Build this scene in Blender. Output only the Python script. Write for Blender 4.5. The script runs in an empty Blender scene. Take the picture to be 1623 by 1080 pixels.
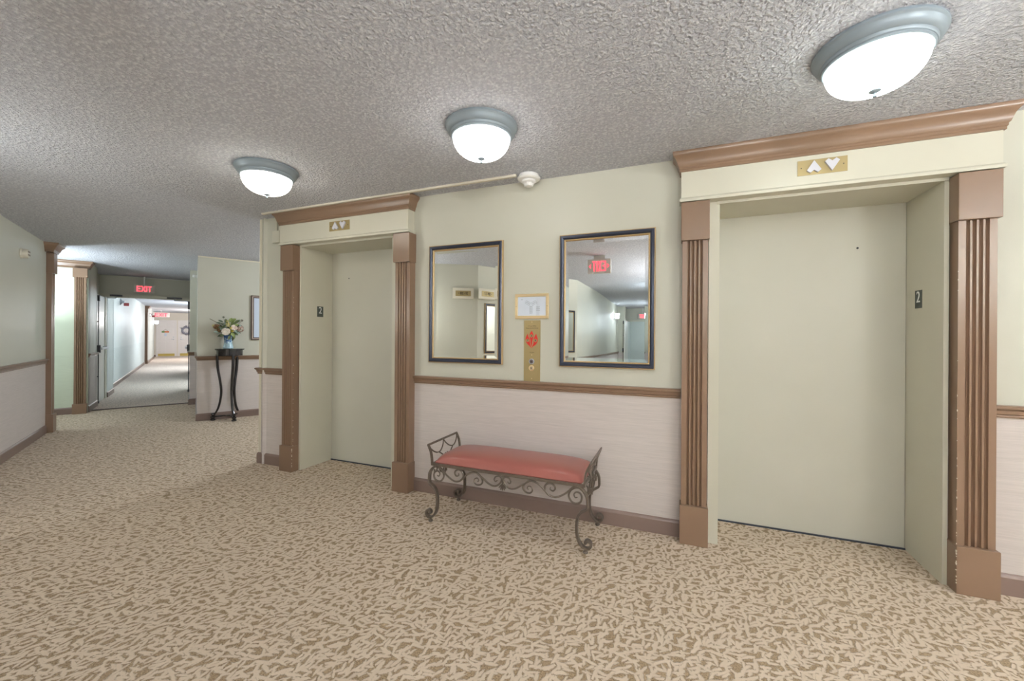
import bpy, bmesh, math, random
from mathutils import Vector, Matrix
random.seed(7)
S = bpy.context.scene
C = S.collection
PI = math.pi
H = 2.44          # ceiling height
D = 2.858         # distance of the elevator wall

# ------------------------------------------------------------------ camera
cd = bpy.data.cameras.new('camera'); cam = bpy.data.objects.new('camera', cd); C.objects.link(cam)
cd.sensor_fit = 'HORIZONTAL'; cd.sensor_width = 36; cd.lens = 36*647.966/1623
cd.shift_y = -(540-531.94)/1623; cd.clip_start = .02
a_, r_ = math.radians(22.05), math.radians(.364)
fwd = Vector((-math.sin(a_), math.cos(a_), 0)); rt = Vector((math.cos(a_), math.sin(a_), 0)); up = Vector((0, 0, 1))
R2 = rt*math.cos(r_)+up*math.sin(r_); U2 = -rt*math.sin(r_)+up*math.cos(r_)
M = Matrix((R2, U2, -fwd)).transposed().to_4x4(); M.translation = (0, 0, 1.2935)
cam.matrix_world = M
S.camera = cam
S.view_settings.view_transform = 'Standard'; S.view_settings.look = 'None'
S.view_settings.gamma = 1; S.view_settings.use_curve_mapping = False
S.view_settings.exposure = 0.22
w = bpy.data.worlds.new('world'); S.world = w; w.use_nodes = True
w.node_tree.nodes['Background'].inputs[0].default_value = (.8, .85, .9, 1)
w.node_tree.nodes['Background'].inputs[1].default_value = .3
DOME = 12.0       # emission of the ceiling domes
LOBBY = 1.0       # overall lamp factor

# ------------------------------------------------------------------ materials
def srgb(r, g, b):
    f = lambda c: (c/255/12.92) if c/255 <= .04045 else ((c/255+.055)/1.055)**2.4
    return (f(r), f(g), f(b), 1)
def mat(name, col, rough=.5, metal=0, emit=None, estr=0, spec=.5, coat=0):
    m = bpy.data.materials.new(name); m.use_nodes = True
    b = m.node_tree.nodes['Principled BSDF']
    b.inputs['Base Color'].default_value = col; b.inputs['Roughness'].default_value = rough
    b.inputs['Metallic'].default_value = metal; b.inputs['Specular IOR Level'].default_value = spec
    b.inputs['Coat Weight'].default_value = coat
    if emit: b.inputs['Emission Color'].default_value = emit; b.inputs['Emission Strength'].default_value = estr
    return m
class NT:
    def __init__(s, m): s.t = m.node_tree; s.b = s.t.nodes['Principled BSDF']
    def n(s, typ, **kw):
        x = s.t.nodes.new(typ)
        for k, v in kw.items(): setattr(x, k, v)
        return x
    def l(s, a, b): s.t.links.new(a, b)
    def math(s, op, a, b=None, c=None):
        x = s.n('ShaderNodeMath', operation=op)
        for i, v in enumerate((a, b, c)):
            if v is None: continue
            if isinstance(v, (int, float)): x.inputs[i].default_value = v
            else: s.l(v, x.inputs[i])
        return x.outputs[0]
    def mix(s, f, a, b):
        x = s.n('ShaderNodeMix', data_type='RGBA')
        for i, v in ((0, f), (6, a), (7, b)):
            if isinstance(v, (int, float, tuple)): x.inputs[i].default_value = v
            else: s.l(v, x.inputs[i])
        return x.outputs[2]
    def ramp(s, f, pts):
        x = s.n('ShaderNodeValToRGB'); e = x.color_ramp.elements
        e[0].position, e[0].color = pts[0]; e[1].position, e[1].color = pts[-1]
        for p in pts[1:-1]:
            q = e.new(p[0]); q.color = p[1]
        s.l(f, x.inputs[0]); return x.outputs[0]
    def pos(s): return s.n('ShaderNodeNewGeometry').outputs['Position']
    def noise(s, vec, scale, detail=2, rough=.5):
        x = s.n('ShaderNodeTexNoise'); x.inputs['Scale'].default_value = scale; x.inputs['Detail'].default_value = detail; x.inputs['Roughness'].default_value = rough
        s.l(vec, x.inputs['Vector']); return x.outputs['Fac']
    def mapping(s, vec, rot=(0, 0, 0), scale=(1, 1, 1), loc=(0, 0, 0)):
        x = s.n('ShaderNodeMapping'); x.inputs['Rotation'].default_value = rot; x.inputs['Scale'].default_value = scale; x.inputs['Location'].default_value = loc
        s.l(vec, x.inputs['Vector']); return x.outputs[0]
    def bump(s, h, strength, dist):
        x = s.n('ShaderNodeBump'); x.inputs['Strength'].default_value = strength; x.inputs['Distance'].default_value = dist
        s.l(h, x.inputs['Height']); s.l(x.outputs[0], s.b.inputs['Normal']); return x

WALL_UP = srgb(199, 198, 184); WALL_LO = srgb(206, 197, 192)
def wall_material(name, upc, loc, split=.93, rough=.42):
    m = mat(name, upc, rough); n = NT(m); p = n.pos()
    sep = n.n('ShaderNodeSeparateXYZ'); n.l(p, sep.inputs[0])
    f = n.math('LESS_THAN', sep.outputs[2], split)
    # grass-cloth streaks run level below the rail
    st = n.noise(n.mapping(p, scale=(3, 3, 130)), 1.0, 3, .6)
    st2 = n.noise(n.mapping(p, scale=(9, 9, 320)), 1.0, 2, .5)
    lo = n.mix(n.math('MULTIPLY', n.math('ADD', st, st2), .5), tuple(c*.74 for c in loc[:3])+(1,), tuple(min(1, c*1.2) for c in loc[:3])+(1,))
    big = n.noise(p, 1.7, 3)
    upm = n.mix(big, tuple(c*.93 for c in upc[:3])+(1,), tuple(min(1, c*1.05) for c in upc[:3])+(1,))
    n.l(n.mix(f, upm, lo), n.b.inputs['Base Color'])
    n.l(n.math('ADD', n.math('MULTIPLY', f, .2), rough), n.b.inputs['Roughness'])
    weave = n.noise(n.mapping(p, scale=(60, 60, 400)), 1.0, 2)
    h = n.math('ADD', n.math('MULTIPLY', n.math('ADD', st, weave), f), n.math('MULTIPLY', n.noise(p, 260, 2), .25))
    n.bump(h, .25, .0015)
    return m
m_wall = wall_material('wall_paper', WALL_UP, WALL_LO)
m_cream = mat('cream_paint', srgb(216, 214, 200), .38)
n = NT(m_cream); p = n.pos(); n.bump(n.noise(p, 90, 3), .08, .002)
n.l(n.mix(n.noise(p, 3, 3), srgb(200, 197, 180), srgb(208, 205, 189)), n.b.inputs['Base Color'])
m_door = mat('elevator_door_paint', srgb(205, 203, 188), .40)
n = NT(m_door); p = n.pos(); n.bump(n.noise(p, 160, 2), .05, .001)
n.l(n.mix(n.noise(p, 2.2, 3), srgb(194, 192, 178), srgb(203, 201, 188)), n.b.inputs['Base Color'])
m_guard = mat('corner_guard', srgb(222, 216, 196), .35)

m_brown = mat('brown_trim_paint', srgb(147, 116, 97), .30)
n = NT(m_brown); p = n.pos()
chips = n.math('GREATER_THAN', n.noise(n.mapping(p, scale=(40, 40, 26)), 1.0, 3, .7), .79)
base = n.mix(n.noise(p, 2.6, 4), srgb(124, 100, 80), srgb(136, 110, 89))
n.l(n.mix(chips, base, srgb(214, 206, 190)), n.b.inputs['Base Color'])
n.bump(n.noise(p, 120, 3), .12, .0015)
m_chip = mat('bare_chip', srgb(222, 214, 198), .7)
m_base = mat('brown_base_paint', srgb(126, 107, 98), .32)

m_ceil = mat('popcorn_ceiling', srgb(236, 233, 231), .9, spec=.1)
n = NT(m_ceil); p = n.pos()
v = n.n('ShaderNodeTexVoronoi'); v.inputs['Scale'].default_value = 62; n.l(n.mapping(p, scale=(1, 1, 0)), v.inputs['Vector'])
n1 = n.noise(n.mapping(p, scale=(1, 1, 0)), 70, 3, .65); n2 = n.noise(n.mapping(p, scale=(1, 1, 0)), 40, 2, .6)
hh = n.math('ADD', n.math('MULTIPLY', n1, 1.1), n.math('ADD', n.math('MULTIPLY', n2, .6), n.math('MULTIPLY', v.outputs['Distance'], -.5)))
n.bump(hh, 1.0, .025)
n.l(n.mix(n.ramp(hh, [(.50, (0, 0, 0, 1)), (.95, (1, 1, 1, 1))]), srgb(212, 214, 222), srgb(249, 251, 255)), n.b.inputs['Base Color'])  # colour darkens in the crevices, standing in for the popcorn's self-shadow

def carpet(name, light, dark, mid, scale=1.0):
    m = mat(name, light, .95, spec=.1); n = NT(m); p = n.pos()
    fl = n.mapping(p, scale=(1, 1, 0))
    wn = n.n('ShaderNodeTexNoise'); wn.inputs['Scale'].default_value = 60; n.l(fl, wn.inputs['Vector'])
    wob = n.n('ShaderNodeVectorMath', operation='MULTIPLY_ADD'); n.l(wn.outputs['Color'], wob.inputs[0]); wob.inputs[1].default_value = (.012, .012, 0); n.l(fl, wob.inputs[2])
    fl = wob.outputs[0]
    cover = None
    for k, (sc, L, W) in enumerate(((14.5, .058, .0105), (17.0, .052, .0092), (20, .042, .0080))):
        q = n.mapping(fl, rot=(0, 0, .7*k), loc=(3.1*k, 1.7*k, 0))
        v = n.n('ShaderNodeTexVoronoi', voronoi_dimensions='2D'); v.inputs['Scale'].default_value = sc/scale; v.inputs['Randomness'].default_value = .85; n.l(q, v.inputs['Vector'])
        d = n.n('ShaderNodeVectorMath', operation='SUBTRACT'); n.l(q, d.inputs[0]); n.l(v.outputs['Position'], d.inputs[1])
        dx = n.n('ShaderNodeSeparateXYZ'); n.l(d.outputs[0], dx.inputs[0])
        cs = n.n('ShaderNodeSeparateXYZ'); n.l(v.outputs['Color'], cs.inputs[0])
        ang = n.math('ADD', n.math('MULTIPLY', n.math('SUBTRACT', cs.outputs[0], .5), 2.4), .75 + (1.5 if k % 2 else 0) - .7*k)
        c, s = n.math('COSINE', ang), n.math('SINE', ang)
        X = n.math('ADD', n.math('MULTIPLY', dx.outputs[0], c), n.math('MULTIPLY', dx.outputs[1], s))
        Y = n.math('SUBTRACT', n.math('MULTIPLY', dx.outputs[1], c), n.math('MULTIPLY', dx.outputs[0], s))
        xl = n.math('DIVIDE', X, L*scale); wid = n.math('MULTIPLY', n.math('SUBTRACT', 1.0, n.math('MULTIPLY', xl, xl)), W*scale*1.15)
        e = n.math('MULTIPLY', n.math('SUBTRACT', wid, n.math('ABSOLUTE', Y)), 270.0/scale)   # >0 inside
        cover = e if cover is None else n.math('MAXIMUM', cover, e)
    fib = n.noise(p, 210, 3, .75)
    e2 = n.math('ADD', n.math('MULTIPLY', cover, .55), n.math('MULTIPLY', n.math('SUBTRACT', fib, .5), 2.6))
    cl = n.n('ShaderNodeClamp'); n.l(n.math('ADD', e2, .45), cl.inputs[0])
    dk = n.mix(n.ramp(n.noise(p, 170, 3, .8), [(.38, (0, 0, 0, 1)), (.60, (1, 1, 1, 1))]), dark, mid)
    lt = n.mix(n.noise(p, 260, 3, .7), tuple(c*.90 for c in light[:3])+(1,), tuple(min(1, c*1.12) for c in light[:3])+(1,))
    n.l(n.mix(cl.outputs[0], dk, lt), n.b.inputs['Base Color'])
    n.b.inputs['Sheen Weight'].default_value = .15
    n.bump(n.math('ADD', n.math('MULTIPLY', cl.outputs[0], .8), n.math('MULTIPLY', fib, .5)), .7, .006)
    return m
m_carpet = carpet('leaf_carpet', srgb(209, 191, 169), srgb(108, 86, 59), srgb(178, 155, 123), .76)
m_carpet2 = carpet('corridor_carpet', srgb(236, 219, 203), srgb(152, 138, 126), srgb(190, 175, 160), .6)
m_strip = mat('carpet_strip', srgb(106, 92, 84), .9)

m_nickel = mat('brushed_nickel', srgb(140, 152, 160), .42, .2)
m_glass = mat('lit_frosted_glass', srgb(240, 240, 240), .35, emit=(1, .985, .95, 1), estr=DOME)
m_glass_w = mat('lit_frosted_glass_warm', srgb(240, 240, 235), .35, emit=(1, .95, .84, 1), estr=DOME)
m_glass_g = mat('lit_frosted_glass_cool', srgb(240, 240, 240), .35, emit=(.93, 1, .95, 1), estr=DOME)
m_sconce = mat('lit_sconce_glass', srgb(240, 244, 250), .4, emit=(.80, .90, 1, 1), estr=14)
m_brass = mat('polished_brass', srgb(232, 208, 164), .30, .75)
m_brass_sat = mat('satin_brass', srgb(166, 148, 104), .42, .35)
m_paper = mat('map_paper', srgb(214, 222, 234), .5)
m_ink = mat('grey_ink', srgb(120, 126, 138), .6)
m_black = mat('black_paint', srgb(22, 22, 24), .35)
m_ink2 = mat('dark_ink', srgb(50, 42, 30), .6)
m_strobe = mat('strobe_red', srgb(150, 66, 66), .4)
m_red = mat('flame_red', srgb(204, 32, 26), .45)
m_white = mat('white_plastic', srgb(232, 232, 230), .4)
m_offwhite = mat('cream_plastic', srgb(222, 216, 200), .4)
m_mirror = mat('mirror_glass', (.93, .95, .94, 1), .0, 1)
m_navy = mat('navy_frame', srgb(52, 58, 74), .28, .35)
m_gold = mat('gold_frame', srgb(178, 152, 110), .4, .35)
m_lens = mat('arrow_lens', srgb(206, 206, 214), .3)
m_plate = mat('number_plate', srgb(70, 78, 72), .5)
m_iron = mat('bronze_iron', srgb(118, 108, 96), .38, .3)
n = NT(m_iron); p = n.pos(); n.l(n.mix(n.noise(p, 60, 3), srgb(82, 73, 63), srgb(116, 104, 92)), n.b.inputs['Base Color']); n.bump(n.noise(p, 200, 3), .25, .001)
m_leather = mat('red_leather', srgb(176, 84, 76), .30, coat=.35)
n = NT(m_leather); p = n.pos(); n.bump(n.noise(p, 300, 3), .12, .001)
n.l(n.mix(n.noise(p, 4, 3), srgb(146, 84, 75), srgb(158, 94, 84)), n.b.inputs['Base Color'])
m_lacquer = mat('black_lacquer', srgb(24, 24, 28), .12, coat=.5)
m_exit_case = mat('exit_case', srgb(208, 202, 196), .4)
m_exit_red = mat('exit_lit_letters', srgb(240, 40, 60), .4, emit=(1, .06, .09, 1), estr=2.2)
m_leafdoor = mat('corridor_door_paint', srgb(216, 216, 208), .28)
m_panic = mat('exit_device', srgb(52, 52, 56), .35, .4)
m_steel = mat('steel', srgb(190, 194, 200), .3, .8)
m_unit = mat('white_door_paint', srgb(232, 226, 222), .35)
m_frame_dark = mat('dark_wood_frame', srgb(70, 48, 42), .35)
m_print = mat('pale_print', srgb(206, 218, 236), .15)

# ------------------------------------------------------------------ helpers
def obj(name, bm, m, parent=None, smooth=False, loc=None):
    me = bpy.data.meshes.new(name); bmesh.ops.recalc_face_normals(bm, faces=bm.faces[:]); bm.to_mesh(me); bm.free()
    if isinstance(m, (list, tuple)):
        for x in m: me.materials.append(x)
    else: me.materials.append(m)
    if smooth:
        for f in me.polygons: f.use_smooth = True
        try: me.set_sharp_from_angle(angle=math.radians(35))
        except Exception: pass
    o = bpy.data.objects.new(name, me); C.objects.link(o)
    if parent: o.parent = parent
    if loc: o.location = loc
    return o
def thing(name, label, cat, loc=(0, 0, 0), rz=0, group=None):
    o = bpy.data.objects.new(name, None); C.objects.link(o); o.location = loc; o.rotation_euler = (0, 0, rz); o.empty_display_size = .1
    o['label'] = label; o['category'] = cat
    if group: o['group'] = group
    return o
def tag(o, label, cat, group=None):
    o['label'] = label; o['category'] = cat
    if group: o['group'] = group
    return o
def struct(name, bm, m, parent=None, smooth=False):
    o = obj(name, bm, m, parent, smooth)
    if not parent: o['kind'] = 'structure'
    return o
def B(): return bmesh.new()
def box(bm, x0, x1, y0, y1, z0, z1, bev=0, mi=0):
    vs = [bm.verts.new((x, y, z)) for x in (x0, x1) for y in (y0, y1) for z in (z0, z1)]
    fs = [bm.faces.new([vs[i] for i in f]) for f in ((0, 1, 3, 2), (4, 6, 7, 5), (0, 4, 5, 1), (2, 3, 7, 6), (0, 2, 6, 4), (1, 5, 7, 3))]
    for f in fs: f.material_index = mi
    if bev:
        es = {e for f in fs for e in f.edges}
        bmesh.ops.bevel(bm, geom=list(es), offset=bev, segments=2, affect='EDGES', profile=.7)
    return bm
def prism(bm, pts, z0, z1, mi=0):
    a = [bm.verts.new((x, y, z0)) for x, y in pts]; b = [bm.verts.new((x, y, z1)) for x, y in pts]
    k = len(pts)
    fs = [bm.faces.new(a[::-1]), bm.faces.new(b)] + [bm.faces.new((a[i], a[(i+1) % k], b[(i+1) % k], b[i])) for i in range(k)]
    for f in fs: f.material_index = mi
    return bm
def prism_xz(bm, pts, y0, y1):
    a = [bm.verts.new((x, y0, z)) for x, z in pts]; b = [bm.verts.new((x, y1, z)) for x, z in pts]; k = len(pts)
    bm.faces.new(a); bm.faces.new(b[::-1])
    for i in range(k): bm.faces.new((a[i], b[i], b[(i+1) % k], a[(i+1) % k]))
    return bm
def lathe(bm, prof, seg=32, c=(0, 0), axis='z', z=0):
    rings = []
    for r, h in prof:
        ring = []
        for i in range(seg):
            t = 2*PI*i/seg
            if axis == 'z': q = (c[0]+r*math.cos(t), c[1]+r*math.sin(t), h)
            else: q = (c[0]+r*math.cos(t), h, c[1]+r*math.sin(t))       # axis y: c is (x, z)
            ring.append(bm.verts.new(q))
        rings.append(ring)
    for a, b in zip(rings, rings[1:]):
        for i in range(seg): bm.faces.new((a[i], a[(i+1) % seg], b[(i+1) % seg], b[i]))
    bm.faces.new(rings[0][::-1]); bm.faces.new(rings[-1])
    return bm
def smooth_path(pts, n=6):
    out = []; P = [Vector(p) for p in pts]
    for i in range(len(P)-1):
        p0 = P[max(i-1, 0)]; p1 = P[i]; p2 = P[i+1]; p3 = P[min(i+2, len(P)-1)]
        for k in range(n):
            t = k/n
            out.append(.5*((2*p1)+(p2-p0)*t+(2*p0-5*p1+4*p2-p3)*t*t+(3*p1-p0-3*p2+p3)*t**3))
    out.append(P[-1]); return out
def tube(bm, pts, r, seg=8, flat=None, sm=0, taper=None):
    """sweep a round (r) or strap section: flat = (half thickness in the curve plane, half width across)"""
    P = smooth_path(pts, sm) if sm else [Vector(p) for p in pts]
    N = len(P); nrm = Vector((0, 1, 0)); rings = []
    for i in range(N):
        t = (P[min(i+1, N-1)]-P[max(i-1, 0)]).normalized()
        side = nrm - t*nrm.dot(t)
        if side.length < 1e-3: side = Vector((1, 0, 0)) - t*t.x
        side.normalize(); u = t.cross(side).normalized()
        k = taper(i/(N-1)) if taper else 1
        ring = []
        if flat:
            a, b = flat[0]*k, flat[1]*(k if taper else 1)
            for s1, s2 in ((-1, -1), (1, -1), (1, 1), (-1, 1)): ring.append(bm.verts.new(P[i]+u*a*s1+side*b*s2))
        else:
            for j in range(seg):
                q = 2*PI*j/seg; ring.append(bm.verts.new(P[i]+(u*math.cos(q)+side*math.sin(q))*r*k))
        rings.append(ring)
    for a, b in zip(rings, rings[1:]):
        k = len(a)
        for j in range(k): bm.faces.new((a[j], a[(j+1) % k], b[(j+1) % k], b[j]))
    bm.faces.new(rings[0][::-1]); bm.faces.new(rings[-1]); return bm
def molding(bm, path, prof, z=0):
    """profile [(out, z)] swept with mitres along a plan path; 'out' is to the right of travel"""
    P = [Vector((x, y)) for x, y in path]; N = len(P); rings = []
    for i in range(N):
        d0 = (P[i]-P[i-1]).normalized() if i else None; d1 = (P[i+1]-P[i]).normalized() if i < N-1 else None
        n0 = Vector((d0.y, -d0.x)) if d0 else None; n1 = Vector((d1.y, -d1.x)) if d1 else None
        if n0 and n1: m = (n0+n1); m = m/(1+n0.dot(n1))
        else: m = n0 or n1
        rings.append([bm.verts.new((P[i].x+m.x*o, P[i].y+m.y*o, z+h)) for o, h in prof])
    k = len(prof)
    for a, b in zip(rings, rings[1:]):
        for j in range(k): bm.faces.new((a[j], a[(j+1) % k], b[(j+1) % k], b[j]))
    bm.faces.new(rings[0][::-1]); bm.faces.new(rings[-1]); return bm
def text(name, body, size, m, parent, loc, rot=(PI/2, 0, 0), ex=.0006, sx=1.0, bold=0.0, align='CENTER'):
    cu = bpy.data.curves.new('t', 'FONT'); cu.body = body; cu.size = size; cu.extrude = ex; cu.offset = bold
    cu.align_x = align; cu.align_y = 'CENTER'; cu.resolution_u = 3
    to = bpy.data.objects.new('t', cu); C.objects.link(to)
    dg = bpy.context.evaluated_depsgraph_get(); me = bpy.data.meshes.new_from_object(to.evaluated_get(dg))
    bpy.data.objects.remove(to); bpy.data.curves.remove(cu)
    me.materials.clear(); me.materials.append(m)
    o = bpy.data.objects.new(name, me); C.objects.link(o); o.parent = parent
    o.matrix_local = Matrix.Translation(loc) @ (Matrix.Rotation(rot[2], 4, 'Z') @ Matrix.Rotation(rot[1], 4, 'Y') @ Matrix.Rotation(rot[0], 4, 'X')) @ Matrix.Diagonal((sx, 1, 1, 1))
    return o
def W(u, v):    # corridor frame: u runs along the left corridor (150 deg), v to its right (60 deg)
    return (-.8660254*u + .5*v, .5*u + .8660254*v)

# ------------------------------------------------------------------ floor and ceiling
bm = B(); prism(bm, [(-14, -14), (6, -14), (6, 6), (-14, 12)], -.05, 0); struct('floor', bm, m_carpet)
# the grey carpet lies on top of it, past the strip, down the corridor
bm = B(); prism(bm, [W(9.68, -2), W(9.68, 1.2), W(32, 1.2), W(32, -2)], 0, .004); struct('floor_corridor', bm, m_carpet2)
bm = B(); prism(bm, [W(9.60, -1.34), W(9.60, -.05), W(9.70, -.05), W(9.70, -1.34)], 0, .008); struct('trim_carpet_strip', bm, m_strip)
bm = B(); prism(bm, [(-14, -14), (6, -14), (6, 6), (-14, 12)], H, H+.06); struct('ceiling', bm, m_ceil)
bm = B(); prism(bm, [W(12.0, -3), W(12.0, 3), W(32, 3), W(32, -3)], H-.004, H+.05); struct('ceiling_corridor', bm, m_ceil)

# ------------------------------------------------------------------ walls
def wallrun(bm, path, z0=0, z1=H, th=.10):
    """room lies to the right of travel; thickness goes to the left"""
    for (a, b) in zip(path, path[1:]):
        d = (Vector(b)-Vector(a)).normalized(); nl = Vector((-d.y, d.x))*th
        prism(bm, [a, b, (b[0]+nl.x, b[1]+nl.y), (a[0]+nl.x, a[1]+nl.y)], z0, z1)
BASE = [(0, 0), (.015, 0), (.015, .088), (.011, .097), (.006, .103), (0, .106)]
RAIL = [(0, .893), (.010, .893), (.013, .900), (.010, .906), (.018, .912), (.020, .928), (.026, .936), (.032, .940), (.032, .948), (.026, .954), (0, .956)]
def base(name, path):
    bm = B(); molding(bm, path, BASE); return struct(name, bm, m_base)
def rail(name, path):
    bm = B(); molding(bm, path, RAIL); return struct(name, bm, m_brown)

# elevator wall, with two openings; the wall is .42 deep
EL = [(-3.313, 'left'), (.235, 'right')]; EW = 1.062; DT = 2.125
bm = B(); Y0, Y1 = D, D+.42
for x0, x1, z0, z1 in ((-3.895, -3.313, 0, H), (-3.313+EW, .235, 0, H), (.235+EW, 4.2, 0, H), (-3.313, -3.313+EW, DT, H), (.235, .235+EW, DT, H)):
    box(bm, x0, x1, Y0, Y1, z0, z1)
struct('wall_back', bm, m_wall)
for i, (x0, x1) in enumerate(((-3.895, -3.488), (-2.028, .020), (1.476, 4.2))):
    pth = [(x1, D), (x0, D)]
    P2 = [(x0, D), (x1, D)]
    if i == 0: P2 = [(-3.895, D+.3), (-3.895, D), (x1, D)]
    base('baseboard_back', P2); rail('trim_chair_rail', P2)
bm = B(); prism(bm, [(-3.897, D-.004), (-3.868, D-.004), (-3.868, D+.002), (-3.893, D+.002), (-3.893, D+.03), (-3.897, D+.03)], .106, .893); prism(bm, [(-3.897, D-.004), (-3.868, D-.004), (-3.868, D+.002), (-3.893, D+.002), (-3.893, D+.03), (-3.897, D+.03)], .956, H)
struct('trim_corner_guard', bm, m_guard)

# left wall of the lobby: from the corner seen in the mirrors to the pilaster, then the passage opening
ca = W(2.5, -1.49)                      # about (-2.91, -.04)
bm = B(); wallrun(bm, [ca, W(7.97, -1.49)]); struct('wall_left', bm, m_wall)
base('baseboard_left', [ca, W(7.90, -1.49)]); rail('trim_chair_rail_left', [ca, W(7.90, -1.49)])
# opening to a side passage: u 7.97 .. 9.42, v down to -3.4
bm = B(); wallrun(bm, [W(7.97, -1.49), W(7.97, -3.6), W(9.42, -3.6)], th=.1)
struct('wall_side_passage', bm, m_wall)
m_green = wall_material('green_wall_paint', srgb(206, 216, 196), srgb(206, 216, 196))
bm = B(); prism(bm, [W(9.42, -3.6), W(9.42, -1.34), W(9.60, -1.34), W(9.60, -3.6)], 0, H); struct('wall_passage_end', bm, m_green)
base('baseboard_passage', [W(9.42, -3.6), W(9.42, -1.50)])
# corridor left wall as far as the door recess, recess, then on
bm = B(); wallrun(bm, [W(9.45, -1.34), W(10.22, -1.34), W(10.22, -1.45), W(11.32, -1.45)], th=.1)
struct('wall_corridor_left', bm, m_wall)
base('baseboard_corridor', [W(9.47, -1.34), W(10.22, -1.34)]); rail('trim_chair_rail_corridor', [W(9.47, -1.34), W(10.20, -1.34)])
m_cwall = wall_material('corridor_wall_paint', srgb(206, 212, 208), srgb(206, 212, 208), rough=.5)
bm = B(); wallrun(bm, [W(11.42, -1.355), W(12.25, -1.355), W(12.25, -1.47), W(22.7, -1.58), W(22.7, -2.6), W(23.0, -2.6), W(23.0, -1.52), W(28.2, -1.60), W(28.2, -1.75), W(29.5, -1.75)], th=.1)
struct('wall_corridor_far_left', bm, m_cwall)
base('baseboard_corridor_far', [W(11.42, -1.355), W(12.25, -1.355), W(12.25, -1.47), W(22.7, -1.58)])
base('baseboard_corridor_end', [W(23.0, -1.52), W(28.2, -1.60), W(28.2, -1.75), W(29.5, -1.75), W(29.5, -1.60)])
# right side of the corridor
bm = B(); wallrun(bm, [W(29.5, .9), W(18, .9), W(18, .02), W(14.2, .02), W(14.2, .8), W(12.3, .8), W(12.3, .02), W(11.42, .02)], th=.1); struct('wall_corridor_far_right', bm, m_cwall)  # alcoves added out of view to hold corridor lamps
bm = B(); wallrun(bm, [W(11.32, .04), W(10.25, .04)], th=.08); prism(bm, [W(9.43, -.05), W(9.43, .16), W(10.25, .16), W(10.25, -.05)], 0, H)
prism(bm, [W(7.605, .05), W(7.605, .16), W(9.43, .16), W(9.43, .05)], 0, H)
struct('wall_corridor_right', bm, m_wall)
base('baseboard_pier', [W(10.25, -.05), W(9.43, -.05), W(9.43, .05), W(7.6, .05)])
rail('trim_chair_rail_pier', [W(10.25, -.05), W(9.43, -.05), W(9.43, .05), W(7.6, .05)])
# wall with the picture (faces back towards the elevators), its passage to the right
bm = B(); prism(bm, [W(7.6, .0495), W(7.6, 4.2), W(7.7, 4.2), W(7.7, .0495)], 0, H); struct('wall_picture', bm, m_wall)
bm = B(); prism(bm, [W(7.588, .05), W(7.588, 4.2), W(7.6, 4.2), W(7.6, .05)], H-.018, H); struct('trim_ceiling_picture', bm, m_guard)
base('baseboard_picture', [W(7.6, .05), W(7.6, 4.2)]); rail('trim_chair_rail_picture', [W(7.6, .05), W(7.6, 4.2)])
bm = B(); e0 = (-3.895, D+.02); e1 = W(4.81, 4.2); wallrun(bm, [e1, e0], th=.1); struct('wall_passage_right', bm, m_wall)
bm = B(); prism(bm, [W(4.6, 4.2), W(7.7, 4.2), W(7.7, 4.3), W(4.6, 4.3)], 0, H); struct('wall_passage_back', bm, m_wall)
# header over the corridor doors
bm = B(); prism(bm, [W(11.30, -1.50), W(11.30, .10), W(11.42, .10), W(11.42, -1.50)], 2.065, H); struct('wall_header', bm, m_wall)
# far end wall
bm = B(); prism(bm, [W(29.5, -2.4), W(29.5, 1.2), W(29.6, 1.2), W(29.6, -2.4)], 0, H); struct('wall_far', bm, mat('far_wall_paint', srgb(226, 218, 204), .5))

# walls behind the camera (seen in the mirrors)
cb = (-1.79, -2.05)
bm = B(); wallrun(bm, [(-1.83, -9.0), (-1.83, -7.9), (-1.75, -4.06), cb, ca], th=.1)
struct('wall_rear_left', bm, m_wall); rail('trim_chair_rail_rear', [(-1.83, -9.0), (-1.83, -7.9), (-1.75, -4.06), cb, ca]); base('baseboard_rear', [(-1.83, -9.0), (-1.83, -7.9), (-1.75, -4.06), cb, ca])
bm = B(); box(bm, -1.83, -1.62, -8.6, -8.2, 0, H); struct('wall_rear_pier', bm, m_wall)
bm = B(); wallrun(bm, [(4.2, D), (4.2, .4), (-.15, -2.05), (-.15, -12.5)], th=.1); struct('wall_rear_right', bm, m_wall)
rail('trim_chair_rail_rear_right', [(4.2, D), (4.2, .4), (-.15, -2.05), (-.15, -9)])
base('baseboard_rear_right', [(4.2, D), (4.2, .4), (-.15, -2.05), (-.15, -9)])
bm = B(); box(bm, -1.93, -.15, -9.12, -9.0, 2.03, H); struct('wall_rear_header', bm, m_wall)
bm = B(); wallrun(bm, [(-1.9, -12.5), (-1.9, -9.1)], th=.1); box(bm, -1.9, -.1, -12.6, -12.5, 0, H); struct('wall_rear_corridor', bm, m_cwall)

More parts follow.
